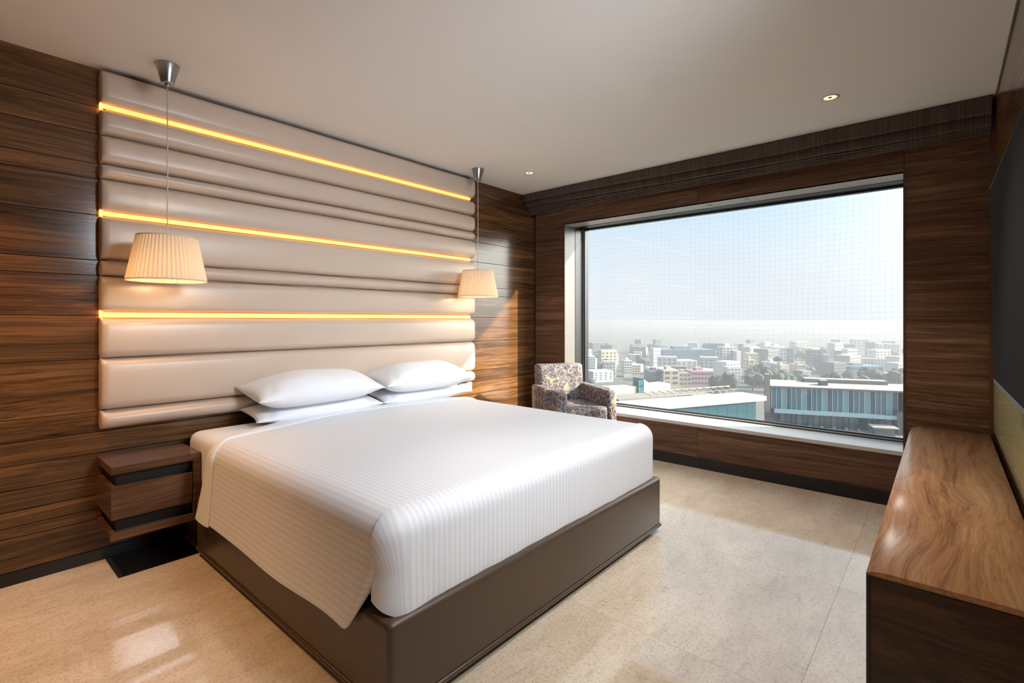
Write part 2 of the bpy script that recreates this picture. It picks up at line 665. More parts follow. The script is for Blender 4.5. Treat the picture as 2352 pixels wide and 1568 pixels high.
# corner trims, and an unseen fin added outside to keep sun off the floor
tag(box('sun_block_fin', m_paint, XO + .001, 5.52, -.05, .18, -.3, 3.2), kind='structure')
tag(box('trim_1', m_gap, XW - .006, XW, YH - .01, YH, 0, ZC), kind='structure')
m_trimwood = plain('red_brown_edge', (.10, .042, .025), .35)
tag(box('trim_2', m_trimwood, XW - .012, XW, Y0, Y0 + .022, .1, ZC), kind='structure')

# window
win = thing('window_1', (4.9, 1.69, OZ0), kind='structure')
box('sill', m_sill, XW - .004, 4.862, OY0, OY1, OZ0 - .03, OZ0, win, bevel=.002)
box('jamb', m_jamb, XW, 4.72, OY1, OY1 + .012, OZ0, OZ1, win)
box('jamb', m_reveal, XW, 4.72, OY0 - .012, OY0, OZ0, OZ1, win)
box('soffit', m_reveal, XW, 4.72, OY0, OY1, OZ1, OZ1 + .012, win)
box('edge_trim', m_trimwood, XW - .003, XW + .010, OY0 - .012, OY0 + .002, OZ0, OZ1, win)
box('edge_trim', m_trimwood, XW - .003, XW + .010, OY1 - .002, OY1 + .010, OZ0, OZ1, win)
# deep black frame lining and steel glazing bead
box('frame_stile', m_frame, 4.72, 4.99, OY1 - .004, OY1 + .02, OZ0, OZ1, win)
box('frame_stile', m_frame, 4.72, 4.99, OY0 - .02, OY0 + .004, OZ0, OZ1, win)
box('frame_head', m_frame, 4.72, 4.99, OY0, OY1, OZ1 - .004, OZ1 + .02, win)
box('frame_foot', m_frame, 4.862, 4.99, OY0, OY1, OZ0 - .02, OZ0 + .008, win)
for (y0, y1, z0, z1) in ((OY1 - .02, OY1 - .004, OZ0, OZ1), (OY0 + .004, OY0 + .012, OZ0, OZ1), (OY0, OY1, OZ0 + .008, OZ0 + .02)):
    box('glazing_bead', m_steel, 4.862, 4.872, y0, y1, z0, z1, win)
box('frame_inner', m_frame, 4.872, 4.90, OY1 - .034, OY1 - .004, OZ0, OZ1, win)
box('frame_inner', m_frame, 4.872, 4.90, OY0, OY0 + .02, OZ0, OZ1, win)
box('frame_inner', m_frame, 4.872, 4.90, OY0, OY1, OZ0 + .008, OZ0 + .03, win)
box('frame_inner', m_frame, 4.872, 4.90, OY0, OY1, OZ1 - .018, OZ1 - .004, win)
box('pane', m_pane, 4.885, 4.889, OY0 + .004, OY1 - .004, OZ0 + .008, OZ1 - .004, win)
for y in (1.30, 1.62):
    box('bracket', m_steel, 4.60, 4.70, y - .012, y + .012, OZ1 - .006, OZ1, win)

# right wall: wood above, olive glass below, behind the television
wall_right = tag(box('wall_right', m_gap, X0, XW + .5, Y0 - .2, Y0 - .012, -.01, ZC), kind='structure')
zr = [.0, .30, .596]
for a, b in zip(zr[:-1], zr[1:]):
    box('panel', m_wood_wall, X0, XW - .012, Y0 - .012, Y0, a + .001, b - .001, wall_right)
for a, b in ((1.35, 1.60), (1.60, 1.85), (1.85, 2.137), (2.137, 2.36), (2.36, 2.47), (2.47, ZC - .02)):
    box('plank', m_wood_wall, X0, XW - .012, Y0 - .012, Y0, a + .0018, b - .0018, wall_right, bevel=.0008, seg=1)
box('glass_panel', m_olive, X0, XW - .012, Y0 - .008, Y0 + .002, .622, 1.349, wall_right)
tag(box('trim_3', plain('grey_ceiling_trim', (.12, .11, .10), .4), X0, XW, Y0, Y0 + .006, ZC - .022, ZC), kind='structure')  # plain grey strip along the top of the right wall

tag(box('wall_back', m_paint, X0 - .2, X0, Y0 - .2, YH + .2, -.01, ZC), kind='structure')

# thin dark slab on the floor under the bedside table
tag(box('floor_plate', m_floor_plate, .607, .985, 3.252, YH - .012, -.002, .0025),
    'dark rectangle on the beige floor under the floating bedside table', 'floor plate')

# ------------------------------------------------------------------ headboard
hb = thing('headboard', (2.02, 3.58, .735), 'wall-high beige padded headboard of horizontal rolls with three glowing amber slots', 'headboard')
HX0, HX1 = .580, 3.472
box('backboard', m_pad, HX0 + .03, HX1 - .03, 3.556, 3.578, .745, 2.70, hb)
def roll(z0, z1):
    h = z1 - z0
    Rz = min(h / 2, .046)
    Rx = .035
    depth, flat = .026, .054
    YB = 3.578
    zz = []
    n = 9
    for k in range(n):
        zz.append(z0 + Rz * (1 - math.cos(PI / 2 * k / (n - 1))))
    mid = 5 if h > 2 * Rz + .01 else 0
    for k in range(1, mid):
        zz.append(z0 + Rz + (h - 2 * Rz) * k / mid)
    for k in range(n):
        q = z1 - Rz * (1 - math.cos(PI / 2 * (n - 1 - k) / (n - 1)))
        if q > zz[-1] + 1e-5:
            zz.append(q)
    us = [Rx * (1 - math.cos(PI / 2 * k / 8)) for k in range(9)]
    L = HX1 - HX0
    us = us + [Rx + (L - 2 * Rx) * k / 40 for k in range(1, 40)] + [L - u for u in us[::-1]]
    rows = []
    ph = random.random() * 9
    for z in zz:
        ez = min(z - z0, z1 - z, Rz) / Rz
        fz = math.sqrt(max(0, 1 - (1 - ez) ** 2))
        cornr = .026 * (1 - fz)
        cl_ = .004 * (1 - fz)
        row = []
        for u in us:
            eu = min(u, L - u, Rx) / Rx
            fu = math.sqrt(max(0, 1 - (1 - eu) ** 2))
            x = HX0 + cl_ + u * (L - cornr - cl_) / L
            bulge = .010 * math.sin(PI * (z - z0) / h) + .0022 * math.sin(x * 5.1 + ph) * math.sin(x * 2.3 + ph * 2) * fz
            y = YB - (flat * min(1, fz * 1.0 + .0) ** .5 + depth * fz * (.25 + .75 * fu) + bulge * fu)
            row.append((x, y, z + .0012 * math.sin(x * 7 + ph)))
        rows.append(row)
    m = MB().grid(rows)
    K = len(us)
    R = len(rows)
    # close the ends and the back edge against the board
    for e, idx in ((0, 0), (1, K - 1)):
        n0 = len(m.v)
        for i in range(R):
            x, y, z = rows[i][idx]
            m.v.append((x, YB, z))
        for i in range(R - 1):
            a, b = i * K + idx, (i + 1) * K + idx
            m.f.append((a, b, n0 + i + 1, n0 + i))
    m.build('padded_roll', m_pad, hb, smooth=True)
for a, b in ((2.546, 2.741), (2.38, 2.524), (2.22, 2.38), (2.135, 2.22), (1.951, 2.135), (1.685, 1.928),
             (1.595, 1.685), (1.391, 1.595), (1.135, 1.362), (.845, 1.135), (.738, .845)):
    roll(a + .001, b - .001)
for zc, hh in ((2.535, .011), (1.9395, .0115), (1.3765, .0145)):
    box('light_strip', m_led, HX0 + .012, HX1 - .055, 3.515, 3.53, zc - hh, zc + hh, hb)
    box('strip_end', m_led_end, HX0 - .001, HX0 + .011, 3.535, 3.566, zc - hh, zc + hh + .012, hb)

# ------------------------------------------------------------------ bed
BX0, BX1, BY0 = .958, 3.012, 1.362
bed = thing('bed_base', (1.98, 2.45, 0), 'low dark brown leather box bed base under the white bedding', 'bed base')
plinth = box('plinth', m_gap, BX0 + .07, BX1 - .07, BY0 + .07, 3.50, 0, .04, bed)
def rbox(name, x0, x1, y0, y1, z0, z1, r, mat=m_leather, parent=bed, seg=4):
    o = MB().box(x0, x1, y0, y1, z0, z1).build(name, mat, parent, bevel=r, seg=seg)
    o.data.polygons.foreach_set('use_smooth', [True] * len(o.data.polygons))
    return o
rbox('upholstered_box', BX0, BX1, BY0, 3.230, .045, .350, .028)
box('head_box', m_leather, .992, BX1, 3.2305, 3.50, .045, .345, bed)
for a in ((BX0 - .004, BX1 + .004, BY0 - .005, BY0 + .05, .036, .056), (BX0 - .005, BX0 + .05, BY0, 3.23, .036, .056), (BX1 - .05, BX1 + .005, BY0, 3.5, .036, .056)):
    rbox('welt', *a, .009, seg=2)

def superpad(name, mat, x0, x1, y0, y1, z0, z1, r, n=10, parent=None):
    m = MB().box(x0, x1, y0, y1, z0, z1)
    o = m.build(name, mat, parent, bevel=r, seg=6)
    o.data.polygons.foreach_set('use_smooth', [True] * len(o.data.polygons))
    return o
ZT = .682
mat_o = superpad('mattress', m_linen, .989, 2.99, 1.46, 3.50, .352, ZT - .012, .075)
tag(mat_o, 'thick mattress in a plain white sheet showing at the head of the bed', 'mattress')

# duvet: flat top plus skirts running down round the edge
def skirt_path(side):
    pass
RL, RF = .10, .085
DX0, DX1, DY0 = .956, 3.012, 1.392
def prof(q, hem, flare, RE=RL):
    """q 0..1 -> (outward distance from inset line, drop)"""
    arc = .42
    if q < arc:
        th = PI / 2 * q / arc
        return RE * math.sin(th), RE * (1 - math.cos(th)), RE * th
    k = (q - arc) / (1 - arc)
    L = (ZT - RE) - hem
    return RE + flare * k ** 1.3, RE + L * k, RE * PI / 2 + L * k
def build_sheet(name, rows_uv, mat, parent, thick=.006):
    """rows_uv: rows of (co, u); smooth sheet with thickness"""
    me = bpy.data.meshes.new(name)
    K = len(rows_uv[0])
    v = [p for r in rows_uv for p, _, _ in r]
    uvv = [(u, w) for r in rows_uv for _, u, w in r]
    f = [(i * K + j, i * K + j + 1, (i + 1) * K + j + 1, (i + 1) * K + j) for i in range(len(rows_uv) - 1) for j in range(K - 1)]
    me.from_pydata(v, [], f)
    ul = me.uv_layers.new(name='uv')
    for l in me.loops:
        ul.data[l.index].uv = uvv[l.vertex_index]
    me.polygons.foreach_set('use_smooth', [True] * len(me.polygons))
    me.materials.append(mat)
    o = bpy.data.objects.new(name, me)
    C.objects.link(o)
    if parent:
        o.parent = parent
        o.location = -Vector(parent.location)
    if thick:
        s = o.modifiers.new('thickness', 'SOLIDIFY')
        s.thickness = thick
        s.offset = -1
        es = o.modifiers.new('split', 'EDGE_SPLIT')
        es.split_angle = math.radians(55)
    return o
duvet = thing('duvet', (1.98, 2.2, ZT), 'white stripe-woven duvet spread over the bed and hanging down its sides', 'duvet')
CR = .085      # plan radius of the foot corners
def sway(a, b):
    return .0025 * math.sin(a * 3.1 + 1) * math.sin(b * 2.3) + .0014 * math.sin(a * 7.3 + b * 4.1)
def bump_(x):
    u = min(1, max(0, (x - .96) / 2.06))
    return max(0, math.sin(PI * u)) ** .8, u
def seam_y(x):
    return 2.93 + .29 * bump_(x)[0]
def outer_y(x):
    b, u = bump_(x)
    return 2.945 + .43 * b + .10 * u
YF = 2.93      # where the turned-down band starts
QN = 26
def ztop(x, y):
    """a loosely flat top with a light crown"""
    return ZT + sway(x, y)
# top sheet with foot drape: rows along Y then down the foot
xs = [DX0 + RL + (DX1 - DX0 - RL - RF) * k / 90 for k in range(91)]
xt = [xs[0] - .02, xs[0] - .01] + xs + [xs[-1] + .01, xs[-1] + .02]
def tuck(x, y):
    # the top sheet runs a little way under the start of the drapes
    ox = max(0, xs[0] - x)
    oz = max(0, x - xs[-1])
    oy = max(0, DY0 + RF - y)
    f = lambda o, R: R - math.sqrt(max(0, R * R - o * o))
    return f(ox, RL) + f(oz, RF) + f(oy, RF) + (.0012 if ox + oy + oz > 0 else 0)
rows = []
for k in range(63):
    rr_ = []
    for x in xt:
        y0_ = seam_y(x) + .05
        y = y0_ - (y0_ - DY0 - RF) * k / 60 if k <= 60 else DY0 + RF - .01 * (k - 60)
        rr_.append(((x, y, ztop(x, y) - tuck(x, y)), x, y))
    rows.append(rr_)
build_sheet('top_cover', rows, m_duvet, duvet, 0)
# left and right skirts (along Y), the left one ends in a hanging flap past the corner
def side_skirt(xin, sgn, name, z_hem):
    rows = []
    RS = RL if sgn < 0 else RF
    ys_ = seam_y(xin) + .05
    steps = [ys_ - (ys_ - DY0 - RF) * k / 70 for k in range(71)]
    ring = [(xin, y, sgn, 0.0, 0) for y in steps]
    # corner arc
    amax = math.radians(44)
    for k in range(1, 17):
        a = amax * k / 16
        ring.append((xin, DY0 + RF, sgn * math.cos(a), -math.sin(a), a))
    tot = len(ring)
    for i, (px, py, nx, ny, a) in enumerate(ring):
        row = []
        t_ = a / amax
        hem = z_hem + .003 * math.sin(py * 5)
        fl = (.036 if sgn < 0 else .02) + .004 * math.sin(py * 6.2 + .5)
        ra = RS * math.cos(a) ** 2 + RF * math.sin(a) ** 2
        for q in range(QN):
            qq = q / (QN - 1)
            o_, d_, s_ = prof(qq, hem, fl, ra)
            x, y = px + nx * o_, py + ny * o_
            z = ztop(px, py) - d_
            lowk = max(0, (qq - .42) / .58)
            if a > 0:
                # the flap: edge slides back towards the head of the bed as it falls
                pull = t_ * lowk
                y += .115 * lowk ** 1.3 + .05 * pull ** 1.3 * (1 if sgn < 0 else .6)
                x += sgn * .012 * t_ * min(1, lowk * 3)
                z += .085 * (1 - math.sqrt(1 - .97 * t_ * t_)) * lowk ** 3
                wr = .005 * t_ * math.sin(a * 14) * math.exp(-((lowk - .05) / .18) ** 2)
                x += nx * wr
                y += ny * wr
            else:
                nr_ = min(1, max(0, (DY0 + RF + .7 - py) / .7)) ** 2.2
                y += .115 * nr_ * lowk ** 1.3
                rip = .0022 * math.sin(py * 9 + 2 * lowk) * lowk
                x += nx * rip
            row.append(((x, y, z), px + sgn * (s_ * 1.0), py))
        rows.append(row)
    if sgn > 0:
        rows = rows[::-1]
    build_sheet(name, rows, m_duvet, duvet, .005)
side_skirt(DX0 + RL, -1, 'side_drape', .268)
side_skirt(DX1 - RF, 1, 'side_drape', .30)
# foot skirt: wraps a little round both corners beneath the side flaps
rows = []
ring = []
for k in range(14):
    a = math.radians(8) + math.radians(82) * k / 13
    ring.append((DX0 + RL, DY0 + RF, -math.cos(a), -math.sin(a), 1 - k / 13, -1))
for x in xs[1:-1]:
    ring.append((x, DY0 + RF, 0, -1, 0, 0))
for k in range(14):
    a = math.radians(90) - math.radians(80) * k / 13
    ring.append((DX1 - RF, DY0 + RF, math.cos(a), -math.sin(a), k / 13, 1))
for (px, py, nx, ny, c_, sd) in ring:
    row = []
    xk = (px - DX0) / (DX1 - DX0)
    hem = .350 + .0 * xk
    fl = .0
    if xk < .12:
        fl = .016 * (1 - xk / .12)
        hem = .345 - .012 * (1 - xk / .12)
    if sd == -1:
        hem += .06 * c_ ** 2.0
    ra = (RL if sd < 0 else RF) * nx * nx + RF * ny * ny
    for q in range(QN):
        qq = q / (QN - 1)
        o_, d_, s_ = prof(qq, hem, fl, ra)
        lowk = max(0, (qq - .42) / .58)
        if c_ and sd < 0:
            o_ -= .010 * c_ * min(1, lowk * 2)
        rip = (.0016 * math.sin(px * 21) + .001 * math.sin(px * 47)) * lowk
        o_ += rip
        if xk < .2:
            o_ += .004 * math.sin(px * 60 + lowk * 5) * (1 - xk / .2) * math.exp(-((lowk - .2) / .3) ** 2)
        row.append(((px + nx * o_, py + ny * o_, ztop(px, py) - d_), px + nx * s_ * abs(nx), py))
    rows.append(row)
build_sheet('foot_drape', rows[::-1], m_duvet, duvet, .005)

# turned-down band across the head of the duvet
def band(ya, yb, off, name, hemL):
    rows = []
    path = []
    # left hem up over the top to the right hem
    for q in range(QN - 1, -1, -1):
        qq = q / (QN - 1)
        o_, d_, s_ = prof(qq, hemL, .037)
        path.append((DX0 + RL - o_, -d_, -s_, 1 if qq > .2 else .5, qq))
    for k in range(1, 60):
        path.append((DX0 + RL + (DX1 - DX0 - RL - RF) * k / 60, 0, 0, 0, 0))
    for q in range(QN):
        qq = q / (QN - 1)
        o_, d_, s_ = prof(qq, .30, .02, RF)
        path.append((DX1 - RF + o_, -d_, s_, 0, qq))
    N = 12
    for j in range(N + 1):
        t_ = j / N
        edge = math.sin(PI * t_) ** .5
        row = []
        for (x, dz, s_, lf, qq) in path:
            xq = min(max(x, DX0 + RL * .6), DX1 - RF)
            ya, yb = seam_y(xq) - .07 * qq, outer_y(xq) + .09 * qq
            y = ya + (yb - ya) * t_ + .003 * math.sin(x * 8)
            bulk = (off * (.35 + .65 * edge))
            z = ZT + sway(x, y) + dz
            if dz < -.002:
                k = min(1, -dz / (RL if x < 2 else RF))
                nx = (-1 if x < 2 else 1) * math.sin(k * PI / 2)
                nz = math.cos(k * PI / 2)
            else:
                nx, nz = 0, 1
            row.append(((x + nx * bulk, y, z + nz * bulk), x + s_, y))
        rows.append(row)
    build_sheet(name, rows, m_linen, duvet, .006)
band(2.93, 3.165, .013, 'turned_down_band', .265)

# pillows
def pillow(cx, cy_, z, w, d, h, tilt, yaw, label, seedv):
    rnd = random.Random(seedv)
    NX, NY = 44, 30
    m = MB()
    def surf(sg):
        rows = []
        for j in range(NY + 1):
            b = -1 + 2 * j / NY
            row = []
            for i in range(NX + 1):
                a = -1 + 2 * i / NX
                # outline: corners pull out, sides pinch in
                ox = a * w / 2 * (1 - .055 * (1 - abs(b) ** 2.2))
                oy = b * d / 2 * (1 - .075 * (1 - abs(a) ** 2.2))
                fa = max(0, 1 - abs(a) ** 2.6)
                fb = max(0, 1 - abs(b) ** 2.2)
                hh = h / 2 * (fa ** .62) * (fb ** .62)
                wr = .006 * math.sin(a * 5 + b * 3 + seedv) * math.sin(b * 4 - a * 2) * fa * fb
                cr_ = .010 * math.exp(-((abs(a) - .80) / .05) ** 2) * math.exp(-((b + .65) / .25) ** 2) * (1 if sg > 0 else 0)
                zz = sg * (hh + wr - cr_)
                if sg < 0:
                    zz = -min(hh, h * .30)
                row.append((ox, oy, zz))
            rows.append(row)
        return rows
    m.grid(surf(1))
    m.grid([r[::-1] for r in surf(-1)])
    me_o = m.build('pillow', m_linen, None, smooth=False, fixn=False)
    bm = bmesh.new()
    bm.from_mesh(me_o.data)
    bmesh.ops.remove_doubles(bm, verts=bm.verts, dist=1e-5)
    bmesh.ops.recalc_face_normals(bm, faces=bm.faces)
    bm.to_mesh(me_o.data)
    bm.free()
    me_o.data.polygons.foreach_set('use_smooth', [True] * len(me_o.data.polygons))
    me_o.location = (cx, cy_, z)
    me_o.rotation_euler = (math.radians(tilt), 0, math.radians(yaw))
    tag(me_o, label, 'pillow', 'white bed pillows')
    return me_o
pillow(1.765, 3.385, .733, .97, .29, .15, 11, 2, 'white pillow lying under another at the near side of the bed', 1)
pillow(1.72, 3.325, .876, .93, .37, .25, 10, 2, 'plump white pillow on top of the near stack of pillows', 2)
pillow(2.70, 3.385, .733, .93, .29, .15, 11, -1, 'white pillow lying under another at the window side of the bed', 3)
pillow(2.66, 3.325, .876, .90, .37, .26, 10, -2, 'plump white pillow on top of the window-side stack', 4)

# ------------------------------------------------------------------ bedside table
ns = thing('bedside_table', (.78, 3.4, .2), 'small floating dark wood bedside table with open black gaps, left of the bed', 'bedside table')
NF = 3.238
def nsb(name, x0, x1, z0, z1, mat=m_wood_night, y0=NF, y1=YH, b=.0015):
    return box(name, mat, x0, x1, y0, y1, z0, z1, ns, bevel=b, seg=1)
nsb('top_board', .574, .985, .546, .586)
nsb('bottom_board', .572, .985, .203, .245)
nsb('side_board', .946, .985, .2455, .5455)
nsb('drawer', .575, .942, .311, .482)
nsb('recess_panel', .60, .94, .4825, .5455, m_gap, NF + .04)
nsb('recess_panel', .60, .94, .2455, .3105, m_gap, NF + .04)

# ------------------------------------------------------------------ wall sockets
def socket(x0, x1, label):
    t = thing('wall_socket', ((x0 + x1) / 2, 3.58, .68), label, 'socket', 'sockets by the headboard')
    box('plate', m_white_plastic, x0, x1, 3.571, 3.58, .634, .727, t, bevel=.002)
    cx = (x0 + x1) / 2
    for dx, z, h in ((0, .695, .014), (-.012, .665, .008), (.012, .665, .008)):
        MB().box(cx + dx - .004, cx + dx + .004, 3.5695, 3.572, z - h / 2, z + h / 2).build('pin_hole', m_hole, t)
    return t
socket(3.408, 3.492, 'white wall socket under the window-side end of the headboard, outermost of two')
socket(3.318, 3.402, 'white wall socket half hidden behind the lower window-side pillow')

# ------------------------------------------------------------------ pendant lamps
def pendant(x, y, label):
    t = thing('pendant_lamp', (x, y, 1.564), label, 'pendant lamp', 'pleated pendant lamps')
    MB().lathe([(.057, ZC), (.057, ZC - .004), (.031, ZC - .098), (.029, ZC - .104), (.012, ZC - .104)], x, y, 36, cap0=True).build('ceiling_cup', m_metal, t, smooth=True)
    MB().lathe([(.0001, ZC - .104), (.013, ZC - .104), (.013, ZC - .116), (.006, ZC - .122), (.0001, ZC - .122)], x, y, 16).build('cord_grip', m_metal, t, smooth=True)
    MB().tube([(x, y, ZC - .12), (x, y, 1.74)], .003, 8).build('cord', m_cord, t, smooth=True)
    N = 54
    def ring_(r, z, amp):
        pts = []
        for k in range(N * 4):
            a = 2 * PI * k / (N * 4)
            s = k % 4
            rr = r + amp * (0, .6, 1, .15)[s]
            aa = a + (0, 0, -.004, .004)[s]
            pts.append((x + rr * math.cos(aa), y + rr * math.sin(aa), z))
        return pts
    H0, H1, R0, R1 = 1.564, 1.802, .183, .137
    sh = MB().grid([ring_(R0 + (R1 - R0) * q, H0 + (H1 - H0) * q, .0062) for q in (0, .25, .5, .75, 1)], close=True).build('shade', m_shade, t, smooth=False, fixn=False)
    for z, r in ((H0, R0 + .002), (H1, R1 + .002)):
        MB().lathe([(r + .001, z - .002), (r + .0035, z - .002), (r + .0035, z + .005), (r + .001, z + .005), (r + .001, z - .002)], x, y, 64).build('rim', m_shade, sh, smooth=False)
        sh.children[-1].location = (0, 0, 0)
    MB().lathe([(.0001, 1.80), (.018, 1.80), (.018, 1.72), (.0001, 1.72)], x, y, 16).build('lamp_holder', m_white_plastic, t, smooth=True)
    MB().lathe([(.0001, 1.645), (.018, 1.650), (.030, 1.668), (.030, 1.690), (.016, 1.715), (.0001, 1.72)], x, y, 20).build('bulb', m_bulb, t, smooth=True)
    sp = MB()
    for k in range(3):
        a = k * 2 * PI / 3 + .3
        sp.tube([(x, y, 1.79), (x + R1 * math.cos(a), y + R1 * math.sin(a), 1.797)], .0015, 5)
    sp.build('spider', m_metal, t)
    light('pendant_light', 'POINT', (x, y, 1.60), 2.6, (1, .72, .42), shadow_soft_size=.03)
pendant(.82, 3.235, 'cream pleated pendant lamp hanging over the bedside table, nearer one')
pendant(3.29, 3.285, 'cream pleated pendant lamp hanging near the window end of the headboard')

# ------------------------------------------------------------------ recessed ceiling lights
def downlight(x, y, label, spot=0, warm=0):
    t = thing('downlight', (x, y, ZC), label, 'ceiling light', 'recessed ceiling lights')
    MB().lathe([(.042, ZC), (.050, ZC - .0005), (.052, ZC - .003), (.044, ZC - .004), (.036, ZC - .001)], x, y, 32).build('rim', m_downrim, t, smooth=True)
    MB().lathe([(.0001, ZC - .0012), (.037, ZC - .0012)], x, y, 32).build('diffuser', m_down, t)
    MB().lathe([(.0001, ZC - .0016), (.011, ZC - .0018), (.011, ZC - .0012)], x - .004, y, 16).build('lamp_spot', m_gap, t)
    if spot:
        light('downlight_beam', 'SPOT', (x, y, ZC - .01), spot, (1, .56, .26) if warm else (1, .88, .76), (0, 0, -1), spot_size=math.radians(84), spot_blend=.55, shadow_soft_size=.03)
    return t
downlight(3.698, 2.997, 'small round recessed ceiling light near the far corner by the headboard', 22)
downlight(3.693, .545, 'small round recessed ceiling light on the right in front of the window', 65)
# unseen ceiling lights: neutral pair added as fill, warm ones inferred from left-wall glow
for x, y, e, c in ((2.0, .545, 85, 0), (.35, .545, 14, 0), (-.15, 3.02, 135, 1), (-1.7, 3.02, 50, 1), (-.9, 1.9, 22, 1)):
    downlight(x, y, 'unseen round recessed ceiling light out of the picture', e, c)

# ------------------------------------------------------------------ roman blind
bl = thing('roman_blind', (4.3, 1.67, ZC), 'dark brown fabric roman blind folded up under the ceiling above the window', 'blind')
def fold(k, xf, zt, zl, zr_, wave, name='fold'):
    rows = []
    n = 90
    ya, yb = 3.566, -.222
    for i in range(n + 1):
        t_ = i / n
        y = ya + (yb - ya) * t_
        zb = zl + (zr_ - zl) * t_ + wave * (math.sin(t_ * 9 + k) * .4 + .7 * math.exp(-((t_ - .77) / .03) ** 2) - .5 * math.exp(-((t_ - .7) / .06) ** 2))
        row = [(xf + .014, y, zt), (xf + .006, y, zt - .003)]
        hh_ = zt - zb
        for q in range(1, 9):
            k_ = q / 8
            row.append((xf + .006 - .012 * k_ ** 1.5 + .0015 * math.sin(t_ * 30 + k), y, zt - .003 + (zb + .010 - zt) * k_))
        for q in range(1, 6):
            a_ = PI * q / 5
            row.append((xf - .006 + .008 * (1 - math.cos(a_)), y, zb + .010 - .010 * math.sin(a_)))
        row.append((xf + .012, y, zb + .03))
        rows.append(row)
    MB().grid(rows).build(name, m_blind, bl, smooth=True)
fold(0, 4.290, ZC - .001, 2.672, 2.632, .008)
fold(1, 4.325, 2.70, 2.616, 2.566, .004)
fold(2, 4.350, 2.64, 2.588, 2.556, .003)
fold(3, 4.372, 2.62, 2.570, 2.548, .003)
fold(4, 4.392, 2.60, 2.553, 2.541, .002)
fold(5, 4.410, 2.58, 2.540, 2.535, .001)
box('head_rail', m_blind, 4.31, 4.51, -.222, 3.566, 2.70, ZC - .001, bl)
box('bottom_bar', m_blind, 4.430, 4.443, -.222, 3.566, 2.545, 2.69, bl)

# ------------------------------------------------------------------ console
con = thing('media_console', (3.17, -.02, 0), 'long low walnut console with a pale warm top along the right wall', 'console')
CX0, CX1, CY0, CY1, CZ = 1.832, 4.512, -.224, .178, .60
box('end_panel', m_wood_front, CX0, CX0 + .02, CY0 + .002, CY1 - .010, 0, CZ - .0205, con, bevel=.001, seg=1)
box('edge_strip', plain('console_edge', (.03, .019, .014), .4), CX0 - .0005, CX0 + .02, CY1 - .0095, CY1, 0, CZ - .0205, con)
rows = []
for x in (CX0 - .001, CX1):
    r_ = [(x, CY0, CZ - .012), (x, CY0, CZ)]
    for k in range(13):
        a = PI / 2 * k / 12
        r_.append((x, CY1 + .001 - .06 + .06 * math.sin(a), CZ - .016 + .016 * math.cos(a)))
    r_.append((x, CY0, CZ - .016))
    rows.append(r_)
m = MB().grid(rows, close=True)
K = len(rows[0])
m.f.append(tuple(range(K)))
m.f.append(tuple(range(K, 2 * K))[::-1])
o = m.build('top_board', m_wood_top, con)
for p in o.data.polygons:
    p.use_smooth = len(p.vertices) == 4
box('top_substrate', m_wood_front, CX0, CX1, CY0, CY1, CZ - .0205, CZ - .0165, con)
box('back_panel', m_wood_front_x, CX0 + .021, CX1, CY0, CY0 + .015, 0, CZ - .0205, con)
nd_ = 4
for k in range(nd_):
    xa = CX0 + .021 + (CX1 - CX0 - .021) * k / nd_
    xb = CX0 + .021 + (CX1 - CX0 - .021) * (k + 1) / nd_
    box('door', m_wood_front_x, xa + .002, xb - .002, CY1 - .02, CY1, .06, CZ - .024, con, bevel=.001, seg=1)
box('plinth', m_gap, CX0 + .03, CX1, CY0 + .02, CY1 - .05, 0, .058, con)

# ------------------------------------------------------------------ television
tv = thing('television', (2.28, -.2, 1.5), 'large black flat television on the right wall above the console', 'television')
def tvp(name, mat, u0, u1, v0, v1, t0, t1):
    # u along the width from the far end, v height, t thickness towards the wall
    A = Vector((3.0, -.1475, 1.92))     # top far front
    B = Vector((1.55, -.163, 1.92))
    Cc = Vector((3.0, -.160, 1.08))
    U = (B - A).normalized()
    V = (Cc - A).normalized()
    Nn = U.cross(V).normalized()
    if Nn.y > 0:
        Nn = -Nn
    Lu = (B - A).length
    Lv = (Cc - A).length
    m = MB()
    for t_ in (t0, t1):
        for (u, v) in ((u0, v0), (u1, v0), (u1, v1), (u0, v1)):
            m.v.append(tuple(A + U * u * Lu + V * v * Lv + Nn * t_))
    m.f = [(0, 1, 2, 3), (7, 6, 5, 4), (0, 4, 5, 1), (1, 5, 6, 2), (2, 6, 7, 3), (3, 7, 4, 0)]
    return m.build(name, mat, tv)
tvp('casing', m_tvb, 0, 1, 0, 1, .001, .04)
tvp('screen', m_tv, .004, .996, .007, .98, 0, .0012)
tvp('wall_mount', m_tvb, .35, .65, .3, .7, .04, .068)

# ------------------------------------------------------------------ armchair
ac_yaw = math.atan2(-.885, -.4625)           # facing direction
F_ = Vector((-.4625, -.885, 0)).normalized()
S_ = Vector((.885, -.4625, 0)).normalized()
w0, px0 = 4.78, 1312
d0 = (px0 - 1176) / 1141
AC = Vector((w0 * (.7543 + .6565 * d0), w0 * (.6565 - .7543 * d0), 0))
ac = thing('armchair', AC, 'compact armchair in multicoloured patterned fabric in the corner by the window', 'armchair')
ac.rotation_euler = (0, 0, math.atan2(S_.y, S_.x))   # local x = side (picture right), local -y = facing
def acb(name, x0, x1, y0, y1, z0, z1, r, taper=None, mat=m_chair):
    m = MB().box(x0, x1, y0, y1, z0, z1)
    if taper:
        m.v = [tuple(taper(Vector(p))) for p in m.v]
    o = m.build(name, mat, None, bevel=r, seg=4)
    o.data.polygons.foreach_set('use_smooth', [True] * len(o.data.polygons))
    o.parent = ac
    return o
def lean(p):
    if p.z > .6:
        p.y += .05
    return p
acb('backrest', -.243, .243, .15, .30, .30, .905, .035, lean)
def armt(p):
    if p.y < 0:
        p.z -= .02 if p.z > .4 else 0
    return p
acb('arm', -.303, -.208, -.33, .27, .12, .715, .03, armt)
